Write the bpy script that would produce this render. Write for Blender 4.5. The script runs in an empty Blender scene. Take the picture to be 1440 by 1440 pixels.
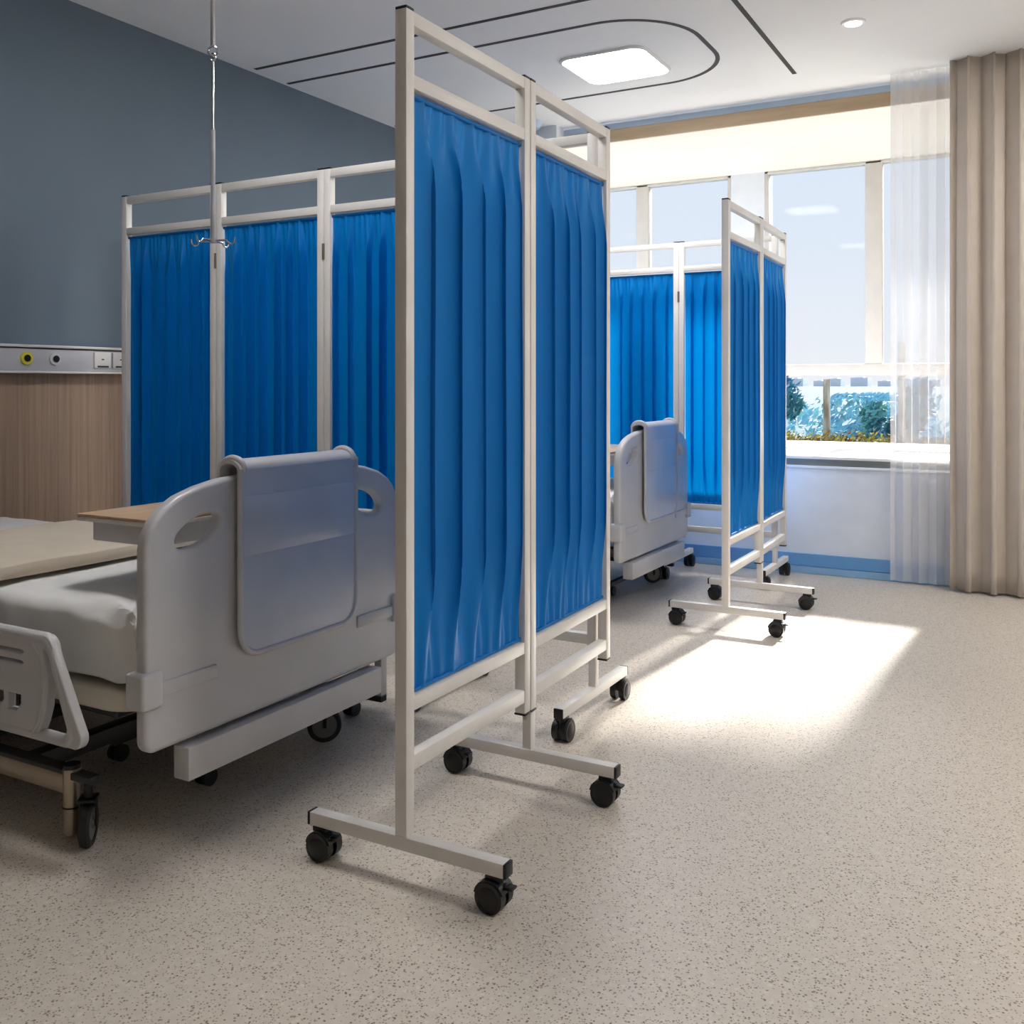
import bpy, bmesh, math, random
from mathutils import Vector, Matrix, noise
random.seed(7)
PI = math.pi
C = bpy.context.scene.collection

# ------------------------------------------------------------------ helpers
def lin(r, g, b):
    def f(c):
        c /= 255.0
        return c / 12.92 if c <= 0.04045 else ((c + 0.055) / 1.055) ** 2.4
    return (f(r), f(g), f(b), 1.0)

def mat(name, col, rough=0.5, metal=0.0, spec=0.5, bump=None, coat=0.0, noise_col=None, nscale=8.0, stretch=(1, 1, 1)):
    m = bpy.data.materials.new(name); m.use_nodes = True
    nt = m.node_tree; b = nt.nodes['Principled BSDF']
    b.inputs['Base Color'].default_value = col
    b.inputs['Roughness'].default_value = rough
    b.inputs['Metallic'].default_value = metal
    b.inputs['Specular IOR Level'].default_value = spec
    b.inputs['Coat Weight'].default_value = coat
    b.inputs['Coat Roughness'].default_value = 0.15
    tc = nt.nodes.new('ShaderNodeTexCoord'); mp = nt.nodes.new('ShaderNodeMapping')
    mp.inputs['Scale'].default_value = stretch
    nt.links.new(tc.outputs['Object'], mp.inputs['Vector'])
    nz = nt.nodes.new('ShaderNodeTexNoise'); nz.inputs['Scale'].default_value = nscale
    nz.inputs['Detail'].default_value = 5
    nt.links.new(mp.outputs['Vector'], nz.inputs['Vector'])
    mx = nt.nodes.new('ShaderNodeMix'); mx.data_type = 'RGBA'
    c2 = noise_col if noise_col else tuple(c * 0.94 for c in col[:3]) + (1,)
    mx.inputs['A'].default_value = col; mx.inputs['B'].default_value = c2
    rp = nt.nodes.new('ShaderNodeMapRange'); rp.inputs['From Min'].default_value = 0.35; rp.inputs['From Max'].default_value = 0.65
    nt.links.new(nz.outputs['Fac'], rp.inputs['Value'])
    nt.links.new(rp.outputs['Result'], mx.inputs['Factor'])
    nt.links.new(mx.outputs['Result'], b.inputs['Base Color'])
    if bump:
        n2 = nt.nodes.new('ShaderNodeTexNoise'); n2.inputs['Scale'].default_value = bump[0]; n2.inputs['Detail'].default_value = 3
        nt.links.new(mp.outputs['Vector'], n2.inputs['Vector'])
        bp = nt.nodes.new('ShaderNodeBump'); bp.inputs['Strength'].default_value = bump[1]; bp.inputs['Distance'].default_value = bump[2]
        nt.links.new(n2.outputs['Fac'], bp.inputs['Height']); nt.links.new(bp.outputs['Normal'], b.inputs['Normal'])
    return m

def emis(name, col, s):
    m = bpy.data.materials.new(name); m.use_nodes = True
    nt = m.node_tree; nt.nodes.clear()
    o = nt.nodes.new('ShaderNodeOutputMaterial'); e = nt.nodes.new('ShaderNodeEmission')
    e.inputs['Color'].default_value = col; e.inputs['Strength'].default_value = s
    nt.links.new(e.outputs[0], o.inputs['Surface'])
    return m

M = {}
M['paint'] = mat('white_steel', lin(226, 222, 216), 0.38, spec=0.5)
M['black'] = mat('black_plastic', lin(14, 14, 15), 0.42)
M['wallblue'] = mat('slate_wall', lin(108, 122, 134), 0.75, nscale=1.5, noise_col=lin(104, 118, 130))
M['wallwhite'] = mat('white_wall', lin(238, 243, 248), 0.7)
M['wallwarm'] = mat('warm_wall', lin(226, 224, 220), 0.8)
M['ceil'] = mat('ceiling_paint', lin(246, 246, 246), 0.85, nscale=1.0)
M['groove'] = mat('groove_shade_and_marks', lin(62, 60, 58), 0.7)  # dark grey; on the ceiling strips it stands in for groove shade
M['baseblue'] = mat('blue_skirting', lin(112, 170, 222), 0.35)
M['basepale'] = mat('pale_blue_skirting', lin(150, 192, 228), 0.35)
M['sill'] = mat('sill_stone', lin(248, 244, 238), 0.45)
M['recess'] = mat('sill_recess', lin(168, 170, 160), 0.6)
M['wframe'] = mat('window_frame_metal', lin(216, 212, 206), 0.5)
M['plastic'] = mat('bed_plastic', lin(205, 203, 203), 0.36, spec=0.5, coat=0.1)
M['tray'] = mat('tray_plastic', lin(196, 202, 214), 0.28, coat=0.25)
M['cream'] = mat('cream_plastic', lin(226, 218, 200), 0.45)
M['darkmetal'] = mat('dark_metal', lin(66, 64, 64), 0.45, metal=0.3)
M['brushed'] = mat('brushed_metal', lin(176, 164, 148), 0.32, metal=0.85)
M['chrome'] = mat('chrome', lin(210, 210, 212), 0.16, metal=1.0)
M['brass'] = mat('hinge_metal', lin(150, 140, 120), 0.35, metal=0.8)
M['rubber'] = mat('rubber', lin(26, 26, 27), 0.7)
M['sheet'] = mat('cotton_sheet', lin(238, 236, 232), 0.9, bump=(220, 0.15, 0.001))
M['blanket'] = mat('beige_blanket', lin(222, 208, 186), 0.9, bump=(260, 0.25, 0.001))
M['matt'] = mat('mattress_cloth', lin(216, 210, 200), 0.85, bump=(180, 0.2, 0.001))
M['beige'] = mat('beige_drape', lin(200, 188, 174), 0.85, bump=(300, 0.1, 0.0005))
M['yellow'] = mat('yellow_ring', lin(226, 214, 70), 0.4)
M['greyring'] = mat('grey_ring', lin(205, 205, 205), 0.4)
M['hubgrey'] = mat('hub_grey', lin(112, 110, 106), 0.5)
M['socket'] = mat('socket_plastic', lin(228, 226, 220), 0.35)
M['rail'] = mat('rail_aluminium', lin(196, 195, 197), 0.4, metal=0.1)
M['detector'] = mat('detector_plastic', lin(190, 208, 228), 0.5)
M['leaf'] = mat('leaf_teal', lin(44, 116, 160), 0.55, nscale=3, noise_col=lin(90, 160, 150))
M['leaf2'] = mat('leaf_blue_green', lin(130, 190, 220), 0.6, nscale=3, noise_col=lin(160, 205, 205))
M['leaf3'] = mat('leaf_olive', lin(150, 150, 60), 0.7, nscale=9, noise_col=lin(110, 78, 44))
M['soil'] = mat('soil', lin(96, 70, 48), 0.95)
M['bark'] = mat('bark', lin(150, 128, 100), 0.9, nscale=20, noise_col=lin(226, 216, 200), stretch=(1, 1, .2))
M['haze'] = mat('far_building_haze', lin(240, 246, 252), 0.9)  # aerial haze painted into the buildings as a pale blue tone
M['ground'] = mat('garden_ground', lin(50, 84, 96), 0.95, nscale=0.6, noise_col=lin(70, 100, 112))
M['farground'] = mat('far_ground_haze', lin(84, 100, 114), 0.95)  # bluish tone carries the distance haze, painted into the ground

# wood with vertical grain
def wood(name, c1, c2, scale, rough=0.55):
    m = bpy.data.materials.new(name); m.use_nodes = True
    nt = m.node_tree; b = nt.nodes['Principled BSDF']; b.inputs['Roughness'].default_value = rough
    tc = nt.nodes.new('ShaderNodeTexCoord'); mp = nt.nodes.new('ShaderNodeMapping'); mp.inputs['Scale'].default_value = scale
    nz = nt.nodes.new('ShaderNodeTexNoise'); nz.inputs['Scale'].default_value = 1.0; nz.inputs['Detail'].default_value = 6; nz.inputs['Roughness'].default_value = 0.65
    cr = nt.nodes.new('ShaderNodeValToRGB'); cr.color_ramp.elements[0].position = 0.3; cr.color_ramp.elements[1].position = 0.7
    cr.color_ramp.elements[0].color = c1; cr.color_ramp.elements[1].color = c2
    nt.links.new(tc.outputs['Object'], mp.inputs['Vector']); nt.links.new(mp.outputs['Vector'], nz.inputs['Vector'])
    nt.links.new(nz.outputs['Fac'], cr.inputs['Fac']); nt.links.new(cr.outputs['Color'], b.inputs['Base Color'])
    return m
M['woodwall'] = wood('wood_panelling', lin(136, 112, 92), lin(172, 146, 122), (60, 60, 1.2))
M['woodtop'] = wood('table_wood', lin(196, 160, 122), lin(222, 194, 160), (12, 2, 12), 0.4)
M['woodbeam'] = wood('beam_wood', lin(176, 152, 122), lin(198, 174, 142), (2, 20, 20))
M['soffit'] = wood('soffit_wood', lin(248, 238, 222), lin(253, 247, 238), (1.5, 22, 22))

def floor_mat():
    m = bpy.data.materials.new('terrazzo_vinyl'); m.use_nodes = True
    nt = m.node_tree; b = nt.nodes['Principled BSDF']
    tc = nt.nodes.new('ShaderNodeTexCoord')
    def layer(scale, th, soft):
        v = nt.nodes.new('ShaderNodeTexVoronoi'); v.inputs['Scale'].default_value = scale
        nt.links.new(tc.outputs['Object'], v.inputs['Vector'])
        n = nt.nodes.new('ShaderNodeTexWhiteNoise'); nt.links.new(v.outputs['Position'], n.inputs['Vector'])
        a = nt.nodes.new('ShaderNodeMapRange'); a.inputs['From Min'].default_value = th; a.inputs['From Max'].default_value = th - soft
        nt.links.new(v.outputs['Distance'], a.inputs['Value'])
        g = nt.nodes.new('ShaderNodeMath'); g.operation = 'GREATER_THAN'; g.inputs[1].default_value = 0.45
        nt.links.new(n.outputs['Value'], g.inputs[0])
        mu = nt.nodes.new('ShaderNodeMath'); mu.operation = 'MULTIPLY'
        nt.links.new(a.outputs['Result'], mu.inputs[0]); nt.links.new(g.outputs[0], mu.inputs[1])
        return mu.outputs[0]
    nz = nt.nodes.new('ShaderNodeTexNoise'); nz.inputs['Scale'].default_value = 45; nz.inputs['Detail'].default_value = 4
    nt.links.new(tc.outputs['Object'], nz.inputs['Vector'])
    base = nt.nodes.new('ShaderNodeMix'); base.data_type = 'RGBA'
    base.inputs['A'].default_value = lin(198, 186, 170); base.inputs['B'].default_value = lin(218, 209, 196)
    nt.links.new(nz.outputs['Fac'], base.inputs['Factor'])
    prev = base.outputs['Result']
    for scale, th, soft, col, k in ((115, 0.30, 0.12, lin(96, 76, 58), 0.85), (190, 0.36, 0.14, lin(120, 102, 84), 0.75), (60, 0.2, 0.08, lin(120, 74, 46), 0.7), (62, 0.3, 0.1, lin(236, 228, 212), 0.3)):
        f = layer(scale, th, soft)
        s = nt.nodes.new('ShaderNodeMath'); s.operation = 'MULTIPLY'; s.inputs[1].default_value = k
        nt.links.new(f, s.inputs[0])
        mx = nt.nodes.new('ShaderNodeMix'); mx.data_type = 'RGBA'
        nt.links.new(s.outputs[0], mx.inputs['Factor']); nt.links.new(prev, mx.inputs['A']); mx.inputs['B'].default_value = col
        prev = mx.outputs['Result']
    nt.links.new(prev, b.inputs['Base Color'])
    b.inputs['Roughness'].default_value = 0.42
    b.inputs['Specular IOR Level'].default_value = 0.5
    return m
M['floor'] = floor_mat()

def cloth_mat(name, col, trans, tcol=None, alpha=None, rough=0.6, sheen=0.0):
    m = bpy.data.materials.new(name); m.use_nodes = True
    nt = m.node_tree; nt.nodes.clear()
    o = nt.nodes.new('ShaderNodeOutputMaterial')
    p = nt.nodes.new('ShaderNodeBsdfPrincipled'); p.inputs['Base Color'].default_value = col; p.inputs['Roughness'].default_value = rough
    p.inputs['Sheen Weight'].default_value = sheen; p.inputs['Specular IOR Level'].default_value = 0.22
    t = nt.nodes.new('ShaderNodeBsdfTranslucent'); t.inputs['Color'].default_value = tcol or col
    mx = nt.nodes.new('ShaderNodeMixShader'); mx.inputs[0].default_value = trans
    nt.links.new(p.outputs[0], mx.inputs[1]); nt.links.new(t.outputs[0], mx.inputs[2])
    tc = nt.nodes.new('ShaderNodeTexCoord'); nz = nt.nodes.new('ShaderNodeTexNoise'); nz.inputs['Scale'].default_value = 500
    bp = nt.nodes.new('ShaderNodeBump'); bp.inputs['Strength'].default_value = 0.08; bp.inputs['Distance'].default_value = 0.001
    nt.links.new(tc.outputs['Object'], nz.inputs['Vector']); nt.links.new(nz.outputs['Fac'], bp.inputs['Height']); nt.links.new(bp.outputs[0], p.inputs['Normal'])
    out = mx.outputs[0]
    if alpha is not None:
        tr = nt.nodes.new('ShaderNodeBsdfTransparent'); m2 = nt.nodes.new('ShaderNodeMixShader'); m2.inputs[0].default_value = alpha
        nt.links.new(tr.outputs[0], m2.inputs[1]); nt.links.new(out, m2.inputs[2]); out = m2.outputs[0]
    nt.links.new(out, o.inputs['Surface'])
    return m
M['blue'] = cloth_mat('blue_nylon', lin(0, 114, 192), 0.14, lin(0, 150, 222), rough=0.42, sheen=0.0)
M['sheer'] = cloth_mat('sheer_voile', lin(244, 244, 246), 0.07, lin(225, 225, 228), alpha=0.5, rough=0.9)

def glass_mat():
    m = bpy.data.materials.new('window_glass'); m.use_nodes = True
    nt = m.node_tree; nt.nodes.clear()
    o = nt.nodes.new('ShaderNodeOutputMaterial'); g = nt.nodes.new('ShaderNodeBsdfGlossy'); g.inputs['Roughness'].default_value = 0.02
    t = nt.nodes.new('ShaderNodeBsdfTransparent'); t.inputs['Color'].default_value = (0.97, 0.985, 1, 1)
    fr = nt.nodes.new('ShaderNodeFresnel'); fr.inputs['IOR'].default_value = 1.1
    mx = nt.nodes.new('ShaderNodeMixShader')
    nt.links.new(fr.outputs[0], mx.inputs[0]); nt.links.new(t.outputs[0], mx.inputs[1]); nt.links.new(g.outputs[0], mx.inputs[2]); nt.links.new(mx.outputs[0], o.inputs['Surface'])
    return m
M['glass'] = glass_mat()
M['lamp'] = emis('lamp_diffuser', lin(252, 251, 252), 50.0)
M['lampdim'] = emis('lamp_diffuser_dimmed', lin(252, 251, 252), 34.0)
M['lampoff'] = mat('lamp_diffuser_off', lin(235, 235, 232), 0.5)
M['lampsmall'] = emis('downlight_diffuser', lin(255, 246, 232), 10.0)

def box(bm, x0, x1, y0, y1, z0, z1, bev=0.0, seg=2):
    r = bmesh.ops.create_cube(bm, size=1.0)
    vs = r['verts']
    for v in vs:
        v.co = Vector(((x0 + x1) / 2 + v.co.x * (x1 - x0), (y0 + y1) / 2 + v.co.y * (y1 - y0), (z0 + z1) / 2 + v.co.z * (z1 - z0)))
    if bev > 0:
        es = list({e for v in vs for e in v.link_edges})
        r = bmesh.ops.bevel(bm, geom=es, offset=bev, segments=seg, affect='EDGES', profile=0.5)
        vs = list({v for f in r['faces'] for v in f.verts} | {v for v in vs if v.is_valid})
    return vs

def cyl(bm, p0, p1, r, seg=20, r2=None):
    p0 = Vector(p0); p1 = Vector(p1); d = p1 - p0
    q = d.to_track_quat('Z', 'Y').to_matrix().to_4x4()
    res = bmesh.ops.create_cone(bm, cap_ends=True, segments=seg, radius1=r, radius2=r if r2 is None else r2, depth=d.length,
                                matrix=Matrix.Translation((p0 + p1) / 2) @ q)
    return res['verts']

def tube(bm, pts, r, seg=10, closed=False):
    pts = [Vector(p) for p in pts]; n = len(pts); rings = []
    up = None
    for i, p in enumerate(pts):
        if closed: t = (pts[(i + 1) % n] - pts[i - 1]).normalized()
        else: t = (pts[min(i + 1, n - 1)] - pts[max(i - 1, 0)]).normalized()
        if up is None:
            up = Vector((0, 0, 1)) if abs(t.z) < 0.9 else Vector((1, 0, 0))
        a = up - t * up.dot(t)
        if a.length < 1e-5: a = t.orthogonal()
        a.normalize(); up = a; b = t.cross(a)
        rings.append([bm.verts.new(p + (a * math.cos(k * 2 * PI / seg) + b * math.sin(k * 2 * PI / seg)) * r) for k in range(seg)])
    m = n if closed else n - 1
    for i in range(m):
        A = rings[i]; B = rings[(i + 1) % n]
        for k in range(seg): bm.faces.new((A[k], A[(k + 1) % seg], B[(k + 1) % seg], B[k]))
    if not closed:
        bm.faces.new(rings[0][::-1]); bm.faces.new(rings[-1])

def obj(name, bm, m, parent=None, origin=None, smooth=True):
    me = bpy.data.meshes.new(name)
    if origin is not None: bmesh.ops.translate(bm, verts=bm.verts, vec=-Vector(origin))
    bmesh.ops.recalc_face_normals(bm, faces=bm.faces)
    bm.to_mesh(me); bm.free()
    o = bpy.data.objects.new(name, me); C.objects.link(o)
    me.materials.append(M[m] if isinstance(m, str) else m)
    if smooth:
        me.polygons.foreach_set('use_smooth', [True] * len(me.polygons))
        try: me.set_sharp_from_angle(angle=math.radians(38))
        except Exception: pass
    if parent: o.parent = parent
    elif origin is not None: o.location = origin
    return o

def obj_split(name, bm, m, parent=None, origin=None):
    """each loose island of the mesh becomes an object of its own"""
    bm.verts.ensure_lookup_table(); left = set(bm.verts); out = []
    while left:
        st = [next(iter(left))]; isl = set(st)
        while st:
            v = st.pop()
            for e in v.link_edges:
                o = e.other_vert(v)
                if o not in isl: isl.add(o); st.append(o)
        left -= isl
        nb = bmesh.new(); mp = {v: nb.verts.new(v.co) for v in sorted(isl, key=lambda q: q.index)}
        for f in {f for v in isl for f in v.link_faces}: nb.faces.new([mp[v] for v in f.verts])
        out.append(obj(name, nb, m, parent, origin))
    bm.free()
    return out

def tag(o, label, cat, group=None):
    o['label'] = label; o['category'] = cat
    if group: o['group'] = group
    return o

def thing(name, label, cat, loc, group=None):
    o = bpy.data.objects.new(name, None); C.objects.link(o); o.location = loc; o.empty_display_size = 0.1
    return tag(o, label, cat, group)

def struct(name, bm, m, parent=None, smooth=False):
    o = obj(name, bm, m, parent, smooth=smooth)
    if not parent: o['kind'] = 'structure'
    return o

def copy_tree(o, parent=None):
    c = o.copy(); C.objects.link(c); c.parent = parent
    for ch in [x for x in bpy.data.objects if x.parent == o]: copy_tree(ch, c)
    return c

def outline_solid(name, loops, thick, bev, to_world, m, parent, res=3):
    """filled 2D outline (first loop) with holes (others), extruded and bevelled, mapped by to_world(u,v,w)"""
    cu = bpy.data.curves.new('tmp', 'CURVE'); cu.dimensions = '2D'; cu.fill_mode = 'BOTH'
    cu.extrude = thick / 2 - bev; cu.bevel_depth = bev; cu.bevel_resolution = res; cu.offset = -bev
    for lp in loops:
        s = cu.splines.new('POLY'); s.points.add(len(lp) - 1); s.use_cyclic_u = True
        for i, (u, v) in enumerate(lp): s.points[i].co = (u, v, 0, 1)
    t = bpy.data.objects.new('tmp', cu); C.objects.link(t)
    bpy.context.view_layer.update()
    dg = bpy.context.evaluated_depsgraph_get()
    me = bpy.data.meshes.new_from_object(t.evaluated_get(dg))
    bpy.data.objects.remove(t); bpy.data.curves.remove(cu)
    bm = bmesh.new(); bm.from_mesh(me); bpy.data.meshes.remove(me)
    bmesh.ops.remove_doubles(bm, verts=bm.verts, dist=1e-5)
    for v in bm.verts: v.co = Vector(to_world(*v.co))
    return obj(name, bm, m, parent)

def arc(cx, cy, r, a0, a1, n=6, ry=None):
    ry = r if ry is None else ry
    return [(cx + r * math.cos(math.radians(a0 + (a1 - a0) * i / n)), cy + ry * math.sin(math.radians(a0 + (a1 - a0) * i / n))) for i in range(n + 1)]

# ------------------------------------------------------------------ room shell
H = 2.70; WX = -3.68; RX = 2.6; BY = -3.0; WY = 5.535
bm = bmesh.new(); box(bm, WX, RX, BY, WY, -0.05, 0.0); struct('floor', bm, 'floor')
bm = bmesh.new(); box(bm, WX, RX, BY, 5.64, H, H + 0.08); struct('ceiling', bm, 'ceil')
bm = bmesh.new(); box(bm, WX - 0.15, WX, BY, WY + 1.6, 0, H + 0.08); struct('wall_left', bm, 'wallblue')
bm = bmesh.new(); box(bm, WX + 0.0005, WX + 0.012, BY, WY - 0.002, 0.0, 1.16); struct('trim_1', bm, 'woodwall')
bm = bmesh.new(); box(bm, RX, RX + 0.15, BY, WY + 1.6, 0, H + 0.08); struct('wall_right', bm, 'wallwarm')
bm = bmesh.new(); box(bm, WX - 0.15, RX + 0.15, BY - 0.15, BY, 0, H + 0.08); struct('wall_front', bm, 'wallwarm')
# window wall: apron below the bay, solid pier on the left, head above the bay
BX0, BX1 = -3.3, 1.9            # bay from side to side
OX0, OX1 = -2.74, 1.7           # opening in the inner wall
GY = 6.97
bm = bmesh.new()
box(bm, WX, RX, WY, WY + 0.12, 0, 0.585)                        # apron
box(bm, WX, OX0, WY + 0.002, WY + 0.12, 0.585, H)              # left pier
box(bm, OX1, RX, WY + 0.002, WY + 0.12, 0.585, H)
box(bm, BX0 - 0.1, BX0, WY + 0.12, GY + 0.2, 0.0, H)            # bay cheeks
box(bm, BX1, BX1 + 0.1, WY + 0.12, GY + 0.2, 0.0, H)
box(bm, BX0, BX1, 5.66, GY + 0.25, 2.66, H + 0.05)              # bay roof
box(bm, BX0, BX1, GY, GY + 0.2, 0.0, 0.60)                      # outer parapet
box(bm, -2.03, -1.785, GY, GY + 0.24, 0.60, 2.66)               # piers between windows
box(bm, -0.30, -0.055, GY, GY + 0.24, 0.60, 2.66)
struct('wall_back', bm, 'wallwhite')
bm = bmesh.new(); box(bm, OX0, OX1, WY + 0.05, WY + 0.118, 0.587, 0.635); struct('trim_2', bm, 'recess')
bm = bmesh.new(); box(bm, OX0, OX1, WY - 0.012, WY + 0.0, 0.585, 0.600, 0.003); struct('trim_3', bm, 'wallwhite')
bm = bmesh.new(); box(bm, BX0, BX1, WY + 0.0, GY + 0.06, 0.636, 0.652, 0.003); struct('trim_4', bm, 'sill')
bm = bmesh.new(); box(bm, BX0, BX1, 5.66, GY + 0.06, 2.576, 2.60); struct('trim_5', bm, 'soffit')
bm = bmesh.new(); box(bm, OX0, OX1, 5.642, 5.66, 2.576, 2.652); struct('trim_6', bm, 'woodbeam')
bm = bmesh.new(); box(bm, WX, RX, 5.664, 5.72, 2.66, H + 0.06); box(bm, OX0, OX1, 5.645, 5.66, 2.654, 2.69); struct('trim_7', bm, 'detector')  # bluish strips: shadow of the curtain-track recess put into the colour
bm = bmesh.new(); box(bm, WX, RX, WY - 0.012, WY, 0.040, 0.109, 0.002); struct('baseboard_back', bm, 'baseblue')
bm = bmesh.new(); box(bm, WX, RX, WY - 0.022, WY, 0.001, 0.038, 0.002); struct('baseboard_back_low', bm, 'basepale')
bpy.data.objects['baseboard_back_low'].name = 'trim_8'

# ceiling grooves: flat dark strips, the recess shade put into their colour
def shade_strip(name, pts, w=0.022):
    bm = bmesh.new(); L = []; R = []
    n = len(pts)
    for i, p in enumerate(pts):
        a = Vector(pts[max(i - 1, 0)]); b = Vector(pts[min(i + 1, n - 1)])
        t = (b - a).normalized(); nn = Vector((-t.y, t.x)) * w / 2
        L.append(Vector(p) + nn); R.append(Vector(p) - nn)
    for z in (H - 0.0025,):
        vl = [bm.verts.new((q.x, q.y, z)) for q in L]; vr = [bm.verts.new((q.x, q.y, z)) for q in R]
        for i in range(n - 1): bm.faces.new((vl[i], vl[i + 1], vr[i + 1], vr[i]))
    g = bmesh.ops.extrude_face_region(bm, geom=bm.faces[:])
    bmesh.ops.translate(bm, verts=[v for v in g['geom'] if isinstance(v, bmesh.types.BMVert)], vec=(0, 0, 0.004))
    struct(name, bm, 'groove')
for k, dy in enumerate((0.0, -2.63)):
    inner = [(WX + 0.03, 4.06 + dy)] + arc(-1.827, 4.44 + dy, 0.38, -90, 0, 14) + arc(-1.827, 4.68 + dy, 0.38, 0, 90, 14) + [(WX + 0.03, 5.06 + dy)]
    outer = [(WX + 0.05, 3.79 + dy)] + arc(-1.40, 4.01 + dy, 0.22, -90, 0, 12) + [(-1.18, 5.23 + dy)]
    shade_strip('trim_%d' % (9 + 2 * k), inner); shade_strip('trim_%d' % (10 + 2 * k), outer)

# ------------------------------------------------------------------ window
win = bpy.data.objects.new('window_1', None); C.objects.link(win); win.location = (-1.0, GY, 0.65); win['kind'] = 'structure'
O = (-1.0, GY, 0.65)
bays = [(-3.3, -2.03), (-1.785, -0.30), (-0.055, 1.9)]
mull = [(-2.77, -2.67), (-1.10, -0.99), (0.52, 0.63)]
bm = bmesh.new()
for (a, b) in bays:
    box(bm, a, a + 0.025, GY + 0.0, GY + 0.07, 0.652, 2.576, 0.004)
    box(bm, b - 0.025, b, GY + 0.0, GY + 0.07, 0.652, 2.576, 0.004)
    box(bm, a, b, GY, GY + 0.07, 2.556, 2.576, 0.004)
obj('window_frame', bm, 'wframe', win, O)
for (a, b) in mull:
    bm = bmesh.new(); box(bm, a, b, GY, GY + 0.08, 1.190, 2.576, 0.006); obj('mullion', bm, 'wframe', win, O)
for (a, b) in bays:
    bm = bmesh.new(); box(bm, a + 0.02, b - 0.02, GY - 0.004, GY + 0.06, 1.113, 1.192, 0.006); obj('transom', bm, 'wframe', win, O)
for (a, b), (c, d) in zip(bays, mull):
    for (p, q, z0, z1) in ((a + 0.02, c, 1.192, 2.556), (d, b - 0.02, 1.192, 2.556), (a + 0.02, b - 0.02, 0.652, 1.113)):
        bm = bmesh.new(); box(bm, p, q, GY + 0.03, GY + 0.036, z0, z1); obj('window_pane', bm, 'glass', win, O)

# ------------------------------------------------------------------ drapes
def drape(name, x0, x1, yc, z0, z1, depth, folds, seed, m, label, cat, group=None, nz=24, thick=0.0):
    rnd = random.Random(seed); bm = bmesh.new(); N = int(folds * 26)
    ph = [rnd.uniform(-0.5, 0.5) for _ in range(40)]; am = [rnd.uniform(0.65, 1.1) for _ in range(40)]
    rows = []
    for j in range(nz + 1):
        t = j / nz; z = z0 + (z1 - z0) * t; row = []
        for i in range(N + 1):
            s = i / N; u = s * folds; k = int(u) % 40; fr = u - int(u)
            a = am[k] * (1 - fr) + am[(k + 1) % 40] * fr
            p = ph[k] * (1 - fr) + ph[(k + 1) % 40] * fr
            y = yc + depth * a * math.sin(2 * PI * u + p) * (1 - 0.25 * t) + 0.004 * math.sin(9 * u + 3 * t)
            x = x0 + (x1 - x0) * s + depth * 0.45 * math.sin(4 * PI * u + p) * (1 - 0.3 * t)
            row.append(bm.verts.new((x, y, z)))
        rows.append(row)
    for j in range(nz):
        for i in range(N): bm.faces.new((rows[j][i], rows[j][i + 1], rows[j + 1][i + 1], rows[j + 1][i]))
    o = obj(name, bm, m, None, ((x0 + x1) / 2, yc, z0))
    if thick:
        sd = o.modifiers.new('s', 'SOLIDIFY'); sd.thickness = thick; sd.offset = 0
    return tag(o, label, cat, group)
drape('sheer_curtain', -0.735, -0.37, 5.58 - 0.09, 0.012, 2.698, 0.022, 4.5, 3, 'sheer', 'white sheer curtain hanging beside the beige drape at the window', 'curtain')
drape('window_drape', -0.44, 0.75, 5.395, 0.012, 2.698, 0.056, 10.2, 11, 'beige', 'heavy beige pleated floor-length curtain at the right of the window', 'curtain', thick=0.004)

# ------------------------------------------------------------------ folding screens
def pleat(s):
    """saw-like fold: comes forward slowly, drops back quickly past the crest"""
    s = s % 1.0
    if s < 0.30:
        q = s / 0.30
        return -1 + 2 * q * q * (3 - 2 * q)
    q = (s - 0.30) / 0.70
    return 1 - 2 * q ** 1.35

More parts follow.
